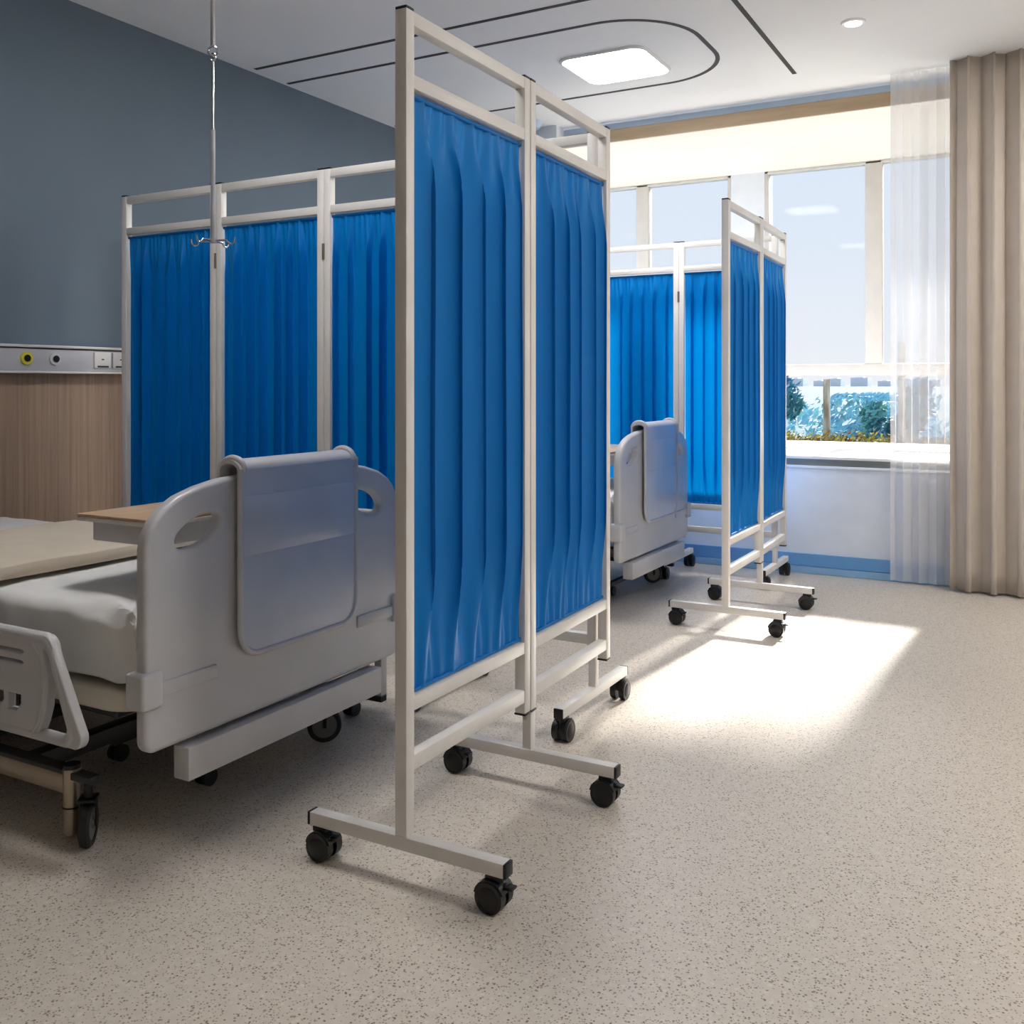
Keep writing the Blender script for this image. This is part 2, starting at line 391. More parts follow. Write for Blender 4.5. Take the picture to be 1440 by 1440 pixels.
def screen(O):
    root = thing('folding_screen', 'near wheeled folding screen with blue fabric panels around the nearest bed', 'folding screen', O)
    S = 0.03
    def panel(A, ang, W, seed, legs, nf):
        """A: outer corner point on the centre line; ang: direction; legs: 'a','b' -> bare post to the foot"""
        T = Matrix.Translation((A[0], A[1], 0)) @ Matrix.Rotation(ang, 4, 'Z')
        bm = bmesh.new()
        za = 0.102 if 'A' in legs else 0.205
        box(bm, 0, S, -S / 2, S / 2, za, 1.843, 0.0022)
        box(bm, W - S, W, -S / 2, S / 2, 0.205, 1.843, 0.0022)
        for (z0, z1) in ((1.813, 1.843), (1.68, 1.71), (0.36, 0.39), (0.234, 0.266)):
            box(bm, S - 0.001, W - S + 0.001, -S / 2 + 0.001, S / 2 - 0.001, z0, z1, 0.0022)
        bm.transform(T)
        fr = obj('panel_frame', bm, 'paint', root, O)
        bm = bmesh.new()
        for x in (0, W - S): box(bm, x + 0.0005, x + S - 0.0005, -S / 2 + 0.0005, S / 2 - 0.0005, 1.843, 1.849, 0.0015)
        for x in ((W - S,) if 'A' in legs else (0, W - S)): box(bm, x - 0.001, x + S + 0.001, -S / 2 - 0.001, S / 2 + 0.001, 0.200, 0.205, 0.001)
        bm.transform(T); obj_split('post_cap', bm, 'black', fr, O)
        # cloth gathered top and bottom on a wire
        rnd = random.Random(seed)
        bm = bmesh.new(); NX = 150; NZ = 64; z0 = 0.398; z1 = 1.668; rows = []
        jit = [rnd.uniform(-0.15, 0.15) for _ in range(nf + 3)]
        amp = [rnd.uniform(0.7, 1.15) for _ in range(nf + 3)]
        off = rnd.uniform(0, 1)
        for j in range(NZ + 1):
            t = j / NZ; row = []
            te = t ** 1.0
            edge = min(t / 0.22, (1 - t) / 0.16, 1.0); edge = edge * edge * (3 - 2 * edge)
            for i in range(NX + 1):
                s = i / NX
                u = s * nf + off
                k = int(u); f = u - k
                k = min(k, nf + 1)
                jj = jit[k] * (1 - f) + jit[k + 1] * f; aa = amp[k] * (1 - f) + amp[k + 1] * f
                lean = 0.22 * math.sin(2.3 * s * nf + seed) * (1 - edge)
                d = 0.0235 * aa * pleat(u + jj + lean) * (0.15 + 0.85 * edge)
                g = (1 - edge)
                d += 0.0048 * g * math.sin(2 * PI * (nf * 2.7 * s) + 3 * math.sin(5 * s + seed)) * (0.4 + 0.6 * edge + 0.2)
                d += 0.0030 * noise.noise(Vector((s * 7, t * 2.5, seed * 3.7)))
                mar = min(s / 0.03, (1 - s) / 0.03, 1)
                x = S + 0.002 + (W - 2 * S - 0.004) * s - 0.019 * (5.0 / nf) * edge * mar * math.sin(2 * PI * (u + jj) - 0.5)
                row.append(bm.verts.new((x, d * (0.35 + 0.65 * mar), z0 + (z1 - z0) * t)))
            rows.append(row)
        for j in range(NZ):
            for i in range(NX): bm.faces.new((rows[j][i], rows[j][i + 1], rows[j + 1][i + 1], rows[j + 1][i]))
        bm.transform(T)
        cl = obj('cloth', bm, 'blue', fr, O)
        bm = bmesh.new()
        cyl(bm, (S - 0.001, 0, 1.669), (W - S + 0.001, 0, 1.669), 0.0055, 12)
        cyl(bm, (S - 0.001, 0, 0.397), (W - S + 0.001, 0, 0.397), 0.0045, 12)
        bm.transform(T); obj_split('hem', bm, 'blue', fr, O)
        return T
    def foot(x, y, along, leg=True, leg0=0.2):
        T = Matrix.Translation((x, y, 0)) @ Matrix.Rotation(0 if along == 'x' else PI / 2, 4, 'Z')
        bm = bmesh.new(); L = 0.247
        box(bm, -L, L, -0.015, 0.015, 0.073, 0.102, 0.002)
        bm.transform(T); fb = obj('foot_bar', bm, 'paint', root, O)
        bm = bmesh.new()
        for s in (-1, 1): box(bm, s * (L + 0.003) - 0.0035, s * (L + 0.003) + 0.0035, -0.0148, 0.0148, 0.0732, 0.1018, 0.0015)
        bm.transform(T); obj_split('end_cap', bm, 'black', fb, O)
        if leg:
            bm = bmesh.new(); box(bm, -0.0125, 0.0125, -0.0125, 0.0125, 0.101, leg0 + 0.002, 0.002); bm.transform(T); obj('leg', bm, 'paint', root, O)
        for s in (-1, 1):
            bm = bmesh.new(); cx = s * 0.222
            for w in (-1, 1):
                y0 = w * 0.006; y1 = w * 0.025
                cyl(bm, (cx - 0.004 * s, y0, 0.031), (cx - 0.004 * s, y1, 0.031), 0.031, 28)
                cyl(bm, (cx - 0.004 * s, y1, 0.031), (cx - 0.004 * s, y1 + w * 0.003, 0.031), 0.023, 24, 0.018)
                # hood
                pts = arc(cx - 0.004 * s, 0.031, 0.035, 20, 170, 12)
                for (pa, pb) in zip(pts[:-1], pts[1:]):
                    q = [(pa[0], y0 * 0.3, pa[1]), (pb[0], y0 * 0.3, pb[1]), (pb[0], y1 * 0.9, pb[1]), (pa[0], y1 * 0.9, pa[1])]
                    bm.faces.new([bm.verts.new(v) for v in q])
                    q = [(pa[0], y1 * 0.9, pa[1]), (pb[0], y1 * 0.9, pb[1]), (cx - 0.004 * s + (pb[0] - cx + 0.004 * s) * 0.8, y1 * 0.9, 0.031 + (pb[1] - 0.031) * 0.8), (cx - 0.004 * s + (pa[0] - cx + 0.004 * s) * 0.8, y1 * 0.9, 0.031 + (pa[1] - 0.031) * 0.8)]
                    bm.faces.new([bm.verts.new(v) for v in q])
            box(bm, cx - 0.018, cx + 0.018, -0.014, 0.014, 0.060, 0.0728, 0.003)
            cyl(bm, (cx - 0.012, 0, 0.035), (cx - 0.012, 0, 0.070), 0.008, 12)
            # brake tab
            box(bm, cx + 0.022, cx + 0.044, -0.011, 0.011, 0.050, 0.0555, 0.002)
            box(bm, cx + 0.012, cx + 0.026, -0.008, 0.008, 0.046, 0.057, 0.002)
            bm.transform(T); obj('caster', bm, 'black', fb, O)
    def hinge(x, y, nx, ny):
        for z in (1.54, 0.62):
            bm = bmesh.new(); a = 0.006
            cyl(bm, (x + nx * 0.017, y + ny * 0.017, z - 0.03), (x + nx * 0.017, y + ny * 0.017, z + 0.03), 0.003, 10)
            box(bm, x + nx * 0.0155 - (a if ny else 0.001), x + nx * 0.0155 + (a if ny else 0.001), y + ny * 0.0155 - (a if nx else 0.001), y + ny * 0.0155 + (a if nx else 0.001), z - 0.03, z + 0.03)
            obj('hinge', bm, 'brass', root, O)
    # line running away from the camera (two panels)
    panel((-1.192, 1.671), PI / 2, 0.5555, 1, 'A', 5)
    panel((-1.1915, 2.229), PI / 2 + 0.028, 0.557, 5, '', 5)
    # line running to the left wall (four panels), counted from the corner
    xs = [-1.242 - i * 0.5465 for i in range(5)]
    for i in range(4):
        panel((xs[i + 1] + 0.001, 2.803), 0.0, 0.545, 20 + i * 3, '', 7)
    foot(-1.192, 1.686, 'x', leg=False)
    foot(-1.1915, 2.2445, 'x')
    foot(-1.257, 2.803, 'y')
    for i in (1, 2, 3): foot(xs[i] - 0.014, 2.803, 'y')
    foot(xs[4] + 0.016, 2.803, 'y')
    hinge(-1.192, 2.2275, -1, 0)
    for i in (1, 2, 3): hinge(xs[i], 2.803, 0, -1)
    # corner hinge plates
    for z in (1.54, 0.62):
        bm = bmesh.new(); box(bm, -1.243, -1.220, 2.783, 2.788, z - 0.03, z + 0.03); obj('hinge', bm, 'brass', root, O)
    return root
scr = screen((-1.22, 2.79, 0.0))
scr2 = copy_tree(scr); scr2.location = (-1.24, 5.19, 0.0)
scr2['label'] = 'far wheeled folding screen with blue fabric panels standing close to the window'
scr['group'] = scr2['group'] = 'blue wheeled folding screens'

# ------------------------------------------------------------------ hospital bed
YC = 1.955; FX = -1.74
def bed():
    O = (-2.7, YC, 0.0)
    root = thing('hospital_bed', 'nearest hospital bed with white moulded footboard and plastic side rails', 'bed', O)
    def W(y, z, w, x=FX - 0.018): return (x + w - O[0], YC + y - O[1], z)
    hw = 0.475
    right = [(hw - 0.03, 0.23)] + arc(hw - 0.03, 0.26, 0.03, -90, 0, 5) + [(hw, 0.40), (hw, 0.62), (hw, 0.685)]
    top = [(hw - 0.006, 0.715), (hw - 0.025, 0.748), (0.425, 0.772), (0.38, 0.796), (0.32, 0.813), (0.25, 0.825), (0.15, 0.832), (0.05, 0.835)]
    half = right + top
    loop = half + [(-y, z) for (y, z) in half[::-1]]
    def hole(sg):
        pts = []
        for i in range(28):
            a = 2 * PI * i / 28; r = 0.072 * math.cos(a); q = 0.030 * math.sin(a) * (1.0 if math.sin(a) > 0 else 1.15)
            th = math.radians(-19)
            u = r * math.cos(th) - q * math.sin(th); v = r * math.sin(th) + q * math.cos(th)
            pts.append((sg * (0.322 + u), 0.711 + v))
        return pts
    fb = outline_solid('footboard', [loop, hole(1), hole(-1)], 0.036, 0.011, W, 'plastic', root)
    # corner clamps and their strips
    for s in (-1, 1):
        bm = bmesh.new()
        y0, y1 = sorted((s * 0.493, s * 0.435))
        box(bm, FX - 0.048, FX + 0.012, YC + y0, YC + y1, 0.333, 0.414, 0.008, 3)
        ya, yb = sorted((s * 0.438, s * 0.268))
        vs = box(bm, FX - 0.006, FX + 0.006, YC + ya, YC + yb, 0.352, 0.386, 0.004)
        obj('clamp', bm, 'plastic', fb, O)
    # lower board
    bm = bmesh.new(); box(bm, FX - 0.03, FX + 0.02, YC - 0.372, YC + 0.363, 0.143, 0.2205, 0.004); obj('lower_board', bm, 'plastic', root, O)
    # bed platform
    lp = arc(-1.89, YC - 0.37, 0.10, -90, 0, 8) + arc(-1.89, YC + 0.37, 0.10, 0, 90, 8) + [(-3.58, YC + 0.47), (-3.58, YC - 0.47)]
    outline_solid('platform', [lp], 0.046, 0.008, lambda u, v, w: (u - O[0], v - O[1], w + 0.33), 'cream', root)
    bm = bmesh.new(); box(bm, -3.45, -1.95, YC - 0.38, YC + 0.38, 0.25, 0.308, 0.01); obj('underside_shade_pan', bm, 'darkmetal', root, O)  # dark pan added for the bed's dark underside and the shade there
    # base
    bm = bmesh.new()
    for y in (1.478, 2.30): box(bm, -3.45, -1.985, y - 0.015, y + 0.015, 0.105, 0.150, 0.003)
    obj_split('base_rail', bm, 'brushed', root, O)
    bm = bmesh.new()
    for y in (1.478, 2.30): box(bm, -3.45, -1.975, y - 0.018, y + 0.018, 0.1502, 0.162, 0.003)
    box(bm, -2.20, -2.155, 1.495, 2.283, 0.108, 0.150, 0.003); box(bm, -3.30, -3.255, 1.495, 2.283, 0.108, 0.150, 0.003)
    obj_split('cross_beam', bm, 'darkmetal', root, O)
    bm = bmesh.new()
    for x in (-2.45, -3.05):
        for y in (1.70, 2.1):
            box(bm, x - 0.03, x + 0.03, y - 0.02, y + 0.02, 0.135, 0.255, 0.004)
        box(bm, x - 0.02, x + 0.02, 1.49, 2.29, 0.120, 0.148, 0.003)
    obj_split('lift_column', bm, 'darkmetal', root, O)
    def column(x, y):
        bm = bmesh.new(); cyl(bm, (x, y, 0.075), (x, y, 0.163), 0.0205, 24); cyl(bm, (x, y, 0.012), (x, y, 0.0748), 0.019, 24)
        obj('leg', bm, 'brushed', root, O)
        bm = bmesh.new(); cyl(bm, (x, y, 0.1632), (x, y, 0.172), 0.019, 24); cyl(bm, (x, y, 0.073), (x, y, 0.077), 0.0215, 24); obj_split('leg_cap', bm, 'black', root, O)
    def wheel(x, y, yaw):
        T = Matrix.Translation((x, y, 0)) @ Matrix.Rotation(yaw, 4, 'Z')
        bm = bmesh.new(); seg = 36; R = 0.050
        prof = [(0.036, -0.011), (0.046, -0.012), (0.050, -0.007), (0.050, 0.007), (0.046, 0.012), (0.036, 0.011)]
        rings = [[bm.verts.new((r * math.cos(a * 2 * PI / seg), w, R + r * math.sin(a * 2 * PI / seg))) for a in range(seg)] for (r, w) in prof]
        for p in range(len(prof) - 1):
            for a in range(seg): bm.faces.new((rings[p][a], rings[p][(a + 1) % seg], rings[p + 1][(a + 1) % seg], rings[p + 1][a]))
        bm.transform(T); tr = obj('tyre', bm, 'rubber', root, O)
        bm = bmesh.new(); cyl(bm, (0, -0.009, R), (0, 0.009, R), 0.0365, 32); cyl(bm, (0, -0.014, R), (0, 0.014, R), 0.010, 16); bm.transform(T); obj('wheel_hub', bm, 'hubgrey', tr, O)
        bm = bmesh.new()
        for s in (-1, 1): box(bm, -0.005, 0.005, s * 0.0175 - 0.0025, s * 0.0175 + 0.0025, 0.045, 0.108, 0.001)
        box(bm, -0.022, 0.022, -0.020, 0.020, 0.104, 0.112, 0.002); cyl(bm, (0, 0, 0.11), (0, 0, 0.142), 0.010, 14)
        bm.transform(T); obj('fork', bm, 'black', tr, O)
    column(-1.985, 1.478); column(-3.45, 1.478); column(-3.45, 2.30)
    wheel(-1.918, 1.470, 2.25); wheel(-1.868, 2.235, 0.75); wheel(-3.52, 1.478, 0.3); wheel(-3.52, 2.30, 0.9)
    bm = bmesh.new(); box(bm, -2.0, -1.845, 2.22, 2.25, 0.140, 0.162, 0.003); box(bm, -2.0, -1.905, 1.463, 1.493, 0.140, 0.158, 0.003); obj_split('caster_arm', bm, 'darkmetal', root, O)
    # headboard stub against the wall
    bm = bmesh.new(); box(bm, -3.64, -3.60, YC - 0.44, YC + 0.40, 0.20, 0.50, 0.01, 3); obj('headboard', bm, 'plastic', root, O)
    # side rails (folded down)
    for s, yy in ((-1, 1.42), (1, 2.49)):
        def WR(u, v, w, yy=yy): return (u - O[0], yy + w - O[1], v)
        out = [(-3.0, 0.243), (-2.035, 0.243)] + [(-1.90, 0.244)] + arc(-1.889, 0.2695, 0.026, -80, 20, 6) + [(-1.958, 0.449)] + arc(-1.992, 0.4505, 0.034, 15, 90, 6) + [(-3.0, 0.486)]
        edge = [(-2.026, 0.461), (-2.008, 0.44), (-1.994, 0.41), (-1.988, 0.375), (-1.992, 0.33), (-2.004, 0.29), (-2.024, 0.261)]
        # triangular opening between the curved panel edge and the tube
        gap = [(-2.006, 0.262), (-1.994, 0.285), (-1.982, 0.32), (-1.976, 0.375), (-1.982, 0.41), (-1.996, 0.446), (-1.990, 0.452), (-1.976, 0.437), (-1.912, 0.285), (-1.913, 0.271), (-1.922, 0.264)]
        slots = []
        for (z0, z1) in ((0.434, 0.441), (0.409, 0.416)):
            slots.append([(-2.45, z0), (-2.07, z0), (-2.064, (z0 + z1) / 2), (-2.07, z1), (-2.45, z1)])
            slots.append([(-2.95, z0), (-2.55, z0), (-2.55, z1), (-2.95, z1)])
        for (a, b) in ((-2.122, -2.073), (-2.20, -2.137), (-2.6, -2.3), (-2.95, -2.7)):
            slots.append([(a, 0.300), (b - 0.016, 0.300), (b, 0.318), (b, 0.337), (a, 0.337)])
        sr = outline_solid('side_rail', [out, gap] + slots, 0.024, 0.004, WR, 'plastic', root)
        bm = bmesh.new()
        pts = [(-3.0, 0.474), (-1.995, 0.474), (-1.980, 0.468), (-1.971, 0.455), (-1.8985, 0.285), (-1.896, 0.268), (-1.906, 0.256), (-1.92, 0.254), (-3.0, 0.254)]
        tube(bm, [(u, yy, v) for (u, v) in pts], 0.0145, 12)
        obj('rail_tube', bm, 'plastic', sr, O)
        bm = bmesh.new(); y2 = yy + s * -0.012
        tube(bm, [(u, yy - 0.012, v) for (u, v) in edge], 0.005, 8); obj('rail_edge', bm, 'plastic', sr, O)
        bm = bmesh.new()
        for x in (-2.3, -2.8):
            ya, yb = sorted((yy, YC + s * 0.46)); box(bm, x - 0.015, x + 0.015, ya, yb, 0.315, 0.345, 0.003)
        obj_split('rail_bracket', bm, 'darkmetal', sr, O)
    return root
b1 = bed()
b2 = copy_tree(b1); b2.location = (-2.7 + 0.03, YC + 2.63, 0)
b2['label'] = 'farther hospital bed with white moulded footboard, mostly hidden behind the near screen'
b1['group'] = b2['group'] = 'hospital beds in a row'

# mattress with rumpled sheet
def mattress():
    O = (-2.7, YC, 0.354)
    root = thing('mattress', 'grey-white mattress under a rumpled white sheet on the nearest bed', 'mattress', O)
    bm = bmesh.new(); box(bm, -3.58, -1.815, YC - 0.430, YC + 0.430, 0.3545, 0.512, 0.03, 4)
    bmesh.ops.subdivide_edges(bm, edges=[e for e in bm.edges if e.calc_length() > 0.3], cuts=40, use_grid_fill=True)
    for v in bm.verts:
        n = noise.noise(v.co * 7) * 0.006 + noise.noise(v.co * 16) * 0.003
        if v.co.y < YC - 0.40 or v.co.x > -1.84 or v.co.y > YC + 0.4: v.co.y += n
    obj('mattress_body', bm, 'matt', root, O)
    # sheet: a cap over the top hanging a little over the sides with soft wrinkles
    bm = bmesh.new(); nx, ny = 170, 130; rows = []
    x0, x1, y0, y1 = -3.585, -1.795, YC - 0.447, YC + 0.447
    drop = 0.150
    for i in range(nx + 1):
        row = []
        for j in range(ny + 1):
            s = i / nx; t = j / ny
            Lx = (x1 - x0) + drop; Ly = (y1 - y0) + 2 * drop
            px = x0 + s * Lx; py = y0 - drop + t * Ly
            z = 0.528; X = px; Y = py
            r = 0.03
            ox = max(0, px - (x1 - r)); oy = max(0, (y0 + r) - py, py - (y1 - r)); sy = -1 if py < YC else 1
            hx = min(ox / r, PI / 2); hy = min(oy / r, PI / 2)
            dz = 0
            if ox > 0: X = x1 - r + r * math.sin(hx); dz += r * (1 - math.cos(hx)) + max(0, ox - r * PI / 2)
            if oy > 0:
                e = (y0 + r) if sy < 0 else (y1 - r)
                Y = e + sy * r * math.sin(hy); dz += r * (1 - math.cos(hy)) + max(0, oy - r * PI / 2)
            z -= min(dz, 0.158)
            dome = 0.004 * (1 - abs((py - YC) / 0.45) ** 3) if oy == 0 else 0
            z += dome
            P = Vector((px * 5, py * 5, 0))
            wr = noise.noise(P) * 0.006 + noise.noise(P * 2.3) * 0.003
            # radial wrinkles near the foot corner
            c = Vector((px - x1, py - y0)); rr = c.length; ang = math.atan2(c.y, c.x)
            wr += 0.012 * math.exp(-(rr / 0.22) ** 2) * math.sin(ang * 11 + rr * 12)
            z += wr * (1 if dz < 0.01 else 0.6)
            if oy > 0:
                k = min(1, oy / (r + 0.02))
                low = min(1, max(0, dz - 0.02) / 0.10)
                cornr = math.exp(-((px - x1) / 0.30) ** 2)
                Y += sy * k * (0.004 + (1 - low) * (0.003 + 0.006 * cornr) * math.sin(px * 44 + 2.5 * math.sin(px * 11)) - 0.006 * low + 0.003 * noise.noise(Vector((px * 6, dz * 12, 2))))
                z += (1 - low) * k * (0.002 + 0.007 * cornr) * math.sin(px * 52 + 1.0)
            if ox > 0: X = min(X, -1.782)
            row.append(bm.verts.new((X, Y, z)))
        rows.append(row)
    for i in range(nx):
        for j in range(ny): bm.faces.new((rows[i][j], rows[i][j + 1], rows[i + 1][j + 1], rows[i + 1][j]))
    o = obj('sheet', bm, 'sheet', root, O)
    sd = o.modifiers.new('s', 'SOLIDIFY'); sd.thickness = 0.003; sd.offset = 1
    return root
m1 = mattress()
m2 = copy_tree(m1); m2.location = (-2.7 + 0.03, YC + 2.63, 0.354); m2['label'] = 'grey-white mattress under a white sheet on the farther bed'
m1['group'] = m2['group'] = 'mattresses on the beds'

# beige blanket folded across the bed
bm = bmesh.new()
nx, ny = 40, 70; rows = []
X0, X1, Y0, Y1 = -2.95, -2.345, YC - 0.452, YC + 0.452
prof = []
for i in range(nx + 1):   # closed cross-section in x-z, swept over y
    a = i / nx
    prof.append(a)
def bl(px, top, py):
    n = noise.noise(Vector((px * 4, py * 4, 3 if top else 9))) * 0.004
    return 0.583 + n if top else 0.544
sec = [(X1 - 0.004, 0.545), (X1, 0.556), (X1, 0.566), (X1 - 0.004, 0.577), (X1 - 0.016, 0.583)] + [(X1 - 0.03 - (X1 - X0 - 0.06) * k / 14, 0.584) for k in range(15)] + [(X0 + 0.012, 0.58), (X0, 0.568), (X0, 0.556), (X0 + 0.008, 0.545)]
for j in range(ny + 1):
    y = Y0 + (Y1 - Y0) * j / ny
    row = []
    for (x, z) in sec:
        w = noise.noise(Vector((x * 5, y * 5, 1))) * 0.004
        row.append(bm.verts.new((x + noise.noise(Vector((0, y * 3, 5))) * 0.008 * (1 if x > -2.6 else 0), y, z + w * (1 if z > 0.56 else 0))))
    rows.append(row)
for j in range(ny):
    n = len(sec)
    for k in range(n): bm.faces.new((rows[j][k], rows[j][(k + 1) % n], rows[j + 1][(k + 1) % n], rows[j + 1][k]))
bm.faces.new(rows[0]); bm.faces.new(rows[-1][::-1])
o = obj('folded_blanket', bm, 'blanket', None, (-2.65, YC, 0.545)); o.location.z += 0.004
tag(o, 'beige folded blanket laid flat across the nearest bed', 'blanket')

# hanging tray over the footboard
def foot_tray():
    O = (FX, YC + 0.02, 0.84)
    root = thing('footboard_tray', 'pale plastic tray board hooked over the footboard of the nearest bed', 'tray', O)
    c = YC + 0.015
    def W(u, v, w): return (FX + 0.016 + w - O[0], c + u - O[1], v - O[2])
    a, zb, zt = 0.224, 0.387, 0.846
    lp = arc(-a + 0.065, zb + 0.065, 0.065, 180, 270, 8) + arc(a - 0.065, zb + 0.065, 0.065, 270, 360, 8) + [(a, zt), (-a, zt)]
    outline_solid('panel', [lp], 0.010, 0.003, W, 'tray', root)
    bm = bmesh.new()
    pts = [(-a, zt)] + arc(-a + 0.065, zb + 0.065, 0.065, 180, 270, 10) + arc(a - 0.065, zb + 0.065, 0.065, 270, 360, 10) + [(a, zt)]
    tube(bm, [(FX + 0.019, c + u, v) for (u, v) in pts], 0.0075, 10); obj('rim', bm, 'plastic', root, O)
    bm = bmesh.new()
    # hooked top, wraps from the front over the board to the back
    sec = [(FX + 0.010, 0.835)] + [(FX - 0.0165 + 0.0375 * math.cos(math.radians(t)) , 0.842 + 0.026 * math.sin(math.radians(t))) for t in range(0, 181, 15)] + [(FX - 0.054, 0.80), (FX - 0.046, 0.80)]
    sec += [(FX - 0.0165 + 0.0285 * math.cos(math.radians(t)), 0.842 + 0.016 * math.sin(math.radians(t))) for t in range(180, -1, -15)]
    ring = []
    ys = [-a - 0.004 + (2 * a + 0.008) * k / 20 for k in range(21)]
    for k, y in enumerate(ys):
        ring.append([bm.verts.new((x, c + y, z)) for (x, z) in sec[1:]])
    n = len(ring[0])
    for k in range(20):
        for q in range(n): bm.faces.new((ring[k][q], ring[k][(q + 1) % n], ring[k + 1][(q + 1) % n], ring[k + 1][q]))
    bm.faces.new(ring[0]); bm.faces.new(ring[-1][::-1])
    obj('hook', bm, 'plastic', root, O)
    bm = bmesh.new()
    for s in (-1, 1):   # thicker shoulders at both ends of the hook
        pts = [(FX - 0.0165 + 0.036 * math.cos(math.radians(t)), c + s * (a - 0.012), 0.844 + 0.027 * math.sin(math.radians(t))) for t in range(-10, 191, 12)]
        tube(bm, pts, 0.0085, 10)
    obj_split('hook_end', bm, 'plastic', root, O)
    bm = bmesh.new(); box(bm, FX + 0.0205, FX + 0.0225, c - a + 0.008, c + a - 0.008, 0.632, 0.778, 0.0009); obj('recessed_band', bm, 'tray', root, O)
    return root
t1 = foot_tray()
t2 = copy_tree(t1); t2.location = (FX + 0.03, YC + 0.02 + 2.63, 0.84); t2['label'] = 'pale plastic tray board hooked over the footboard of the farther bed'
t1['group'] = t2['group'] = 'tray boards on the footboards'

# overbed table
def overbed():
    O = (-2.0, 2.1, 0.0)
    root = thing('overbed_table', 'wood-topped overbed table across the foot of the nearest bed', 'table', O)
    x0, x1, y0, y1 = -2.192, -1.90, 1.642, 2.34
    bm = bmesh.new(); box(bm, x0 + 0.002, x1 - 0.002, y0 + 0.002, y1 - 0.002, 0.713, 0.7205, 0.0015); obj('table_top', bm, 'woodtop', root, O)
    bm = bmesh.new(); box(bm, x0, x1, y0, y1, 0.702, 0.7128, 0.003); obj('top_edge', bm, 'paint', root, O)
    bm = bmesh.new(); box(bm, x0 + 0.04, x1 - 0.012, y0 + 0.02, y1 - 0.03, 0.652, 0.7018, 0.004); obj('apron', bm, 'plastic', root, O)
    bm = bmesh.new(); box(bm, -2.1, -1.99, 2.20, 2.512, 0.640, 0.6515, 0.003); box(bm, -2.1, -1.847, 2.488, 2.512, 0.640, 0.6515, 0.003); obj('arm', bm, 'paint', root, O)
    bm = bmesh.new(); box(bm, -1.875, -1.847, 2.485, 2.515, 0.06, 0.640, 0.003); obj('column', bm, 'paint', root, O)
    bm = bmesh.new(); box(bm, -2.30, -1.847, 2.485, 2.515, 0.045, 0.07, 0.003)
    for x in (-2.28, -1.94): box(bm, x - 0.014, x + 0.014, 1.82, 2.51, 0.048, 0.068, 0.003)
    obj('base', bm, 'darkmetal', root, O)
    for x in (-2.28, -1.94):
        for y in (1.845, 2.455):
            bm = bmesh.new()
            for w in (-1, 1): cyl(bm, (x + w * 0.005, y, 0.0235), (x + w * 0.018, y, 0.0235), 0.0235, 20)
            cyl(bm, (x, y, 0.02), (x, y, 0.05), 0.006, 10)
            obj('caster', bm, 'black', root, O)
    return root
o1 = overbed()
o2 = copy_tree(o1); o2.location = (-2.0 + 0.03, 2.1 + 2.63, 0); o2['label'] = 'wood-topped overbed table across the foot of the farther bed'
o1['group'] = o2['group'] = 'overbed tables'

# ------------------------------------------------------------------ hanging hook rail from the ceiling
O = (-2.04, 1.965, H)
iv = thing('ceiling_drip_hanger', 'chrome drip hanger rod with four hooks hanging from the ceiling above the nearest bed', 'hanger', O)
x, y = O[0], O[1]
bm = bmesh.new(); cyl(bm, (x, y, 1.995), (x, y, H - 0.008), 0.0065, 14); obj('upper_rod', bm, 'chrome', iv, O)
bm = bmesh.new(); cyl(bm, (x, y, H - 0.012), (x, y, H - 0.0005), 0.03, 24); obj('ceiling_plate', bm, 'chrome', iv, O)
bm = bmesh.new()
tube(bm, [(x + 0.013 * math.cos(a * PI / 12) * 0.875, y + 0.013 * math.cos(a * PI / 12) * 0.484, 1.982 + 0.013 * math.sin(a * PI / 12)) for a in range(24)], 0.0028, 8, True)
tube(bm, [(x + 0.009 * math.cos(a * PI / 10), y, 1.965 + 0.011 * math.sin(a * PI / 10)) for a in range(-9, 9)], 0.0024, 8)
obj('ring', bm, 'chrome', iv, O)
bm = bmesh.new(); cyl(bm, (x, y, 1.755), (x, y, 1.958), 0.0034, 12); obj('rod', bm, 'chrome', iv, O)
bm = bmesh.new(); cyl(bm, (x, y, 1.458), (x, y, 1.762), 0.0062, 14); cyl(bm, (x, y, 1.447), (x, y, 1.460), 0.0105, 14); obj('sleeve', bm, 'rail', iv, O)
for k in range(4):
    a = math.radians(10 + 90 * k); dx, dy = math.cos(a), math.sin(a)
    pts = [(0.0, 0.0), (0.03, 0.001), (0.045, 0.0), (0.052, -0.008), (0.062, -0.011), (0.071, -0.004), (0.073, 0.008)]
    bm = bmesh.new(); tube(bm, [(x + dx * r, y + dy * r, 1.452 + z) for (r, z) in pts], 0.0026, 8); obj('hook', bm, 'chrome', iv, O)

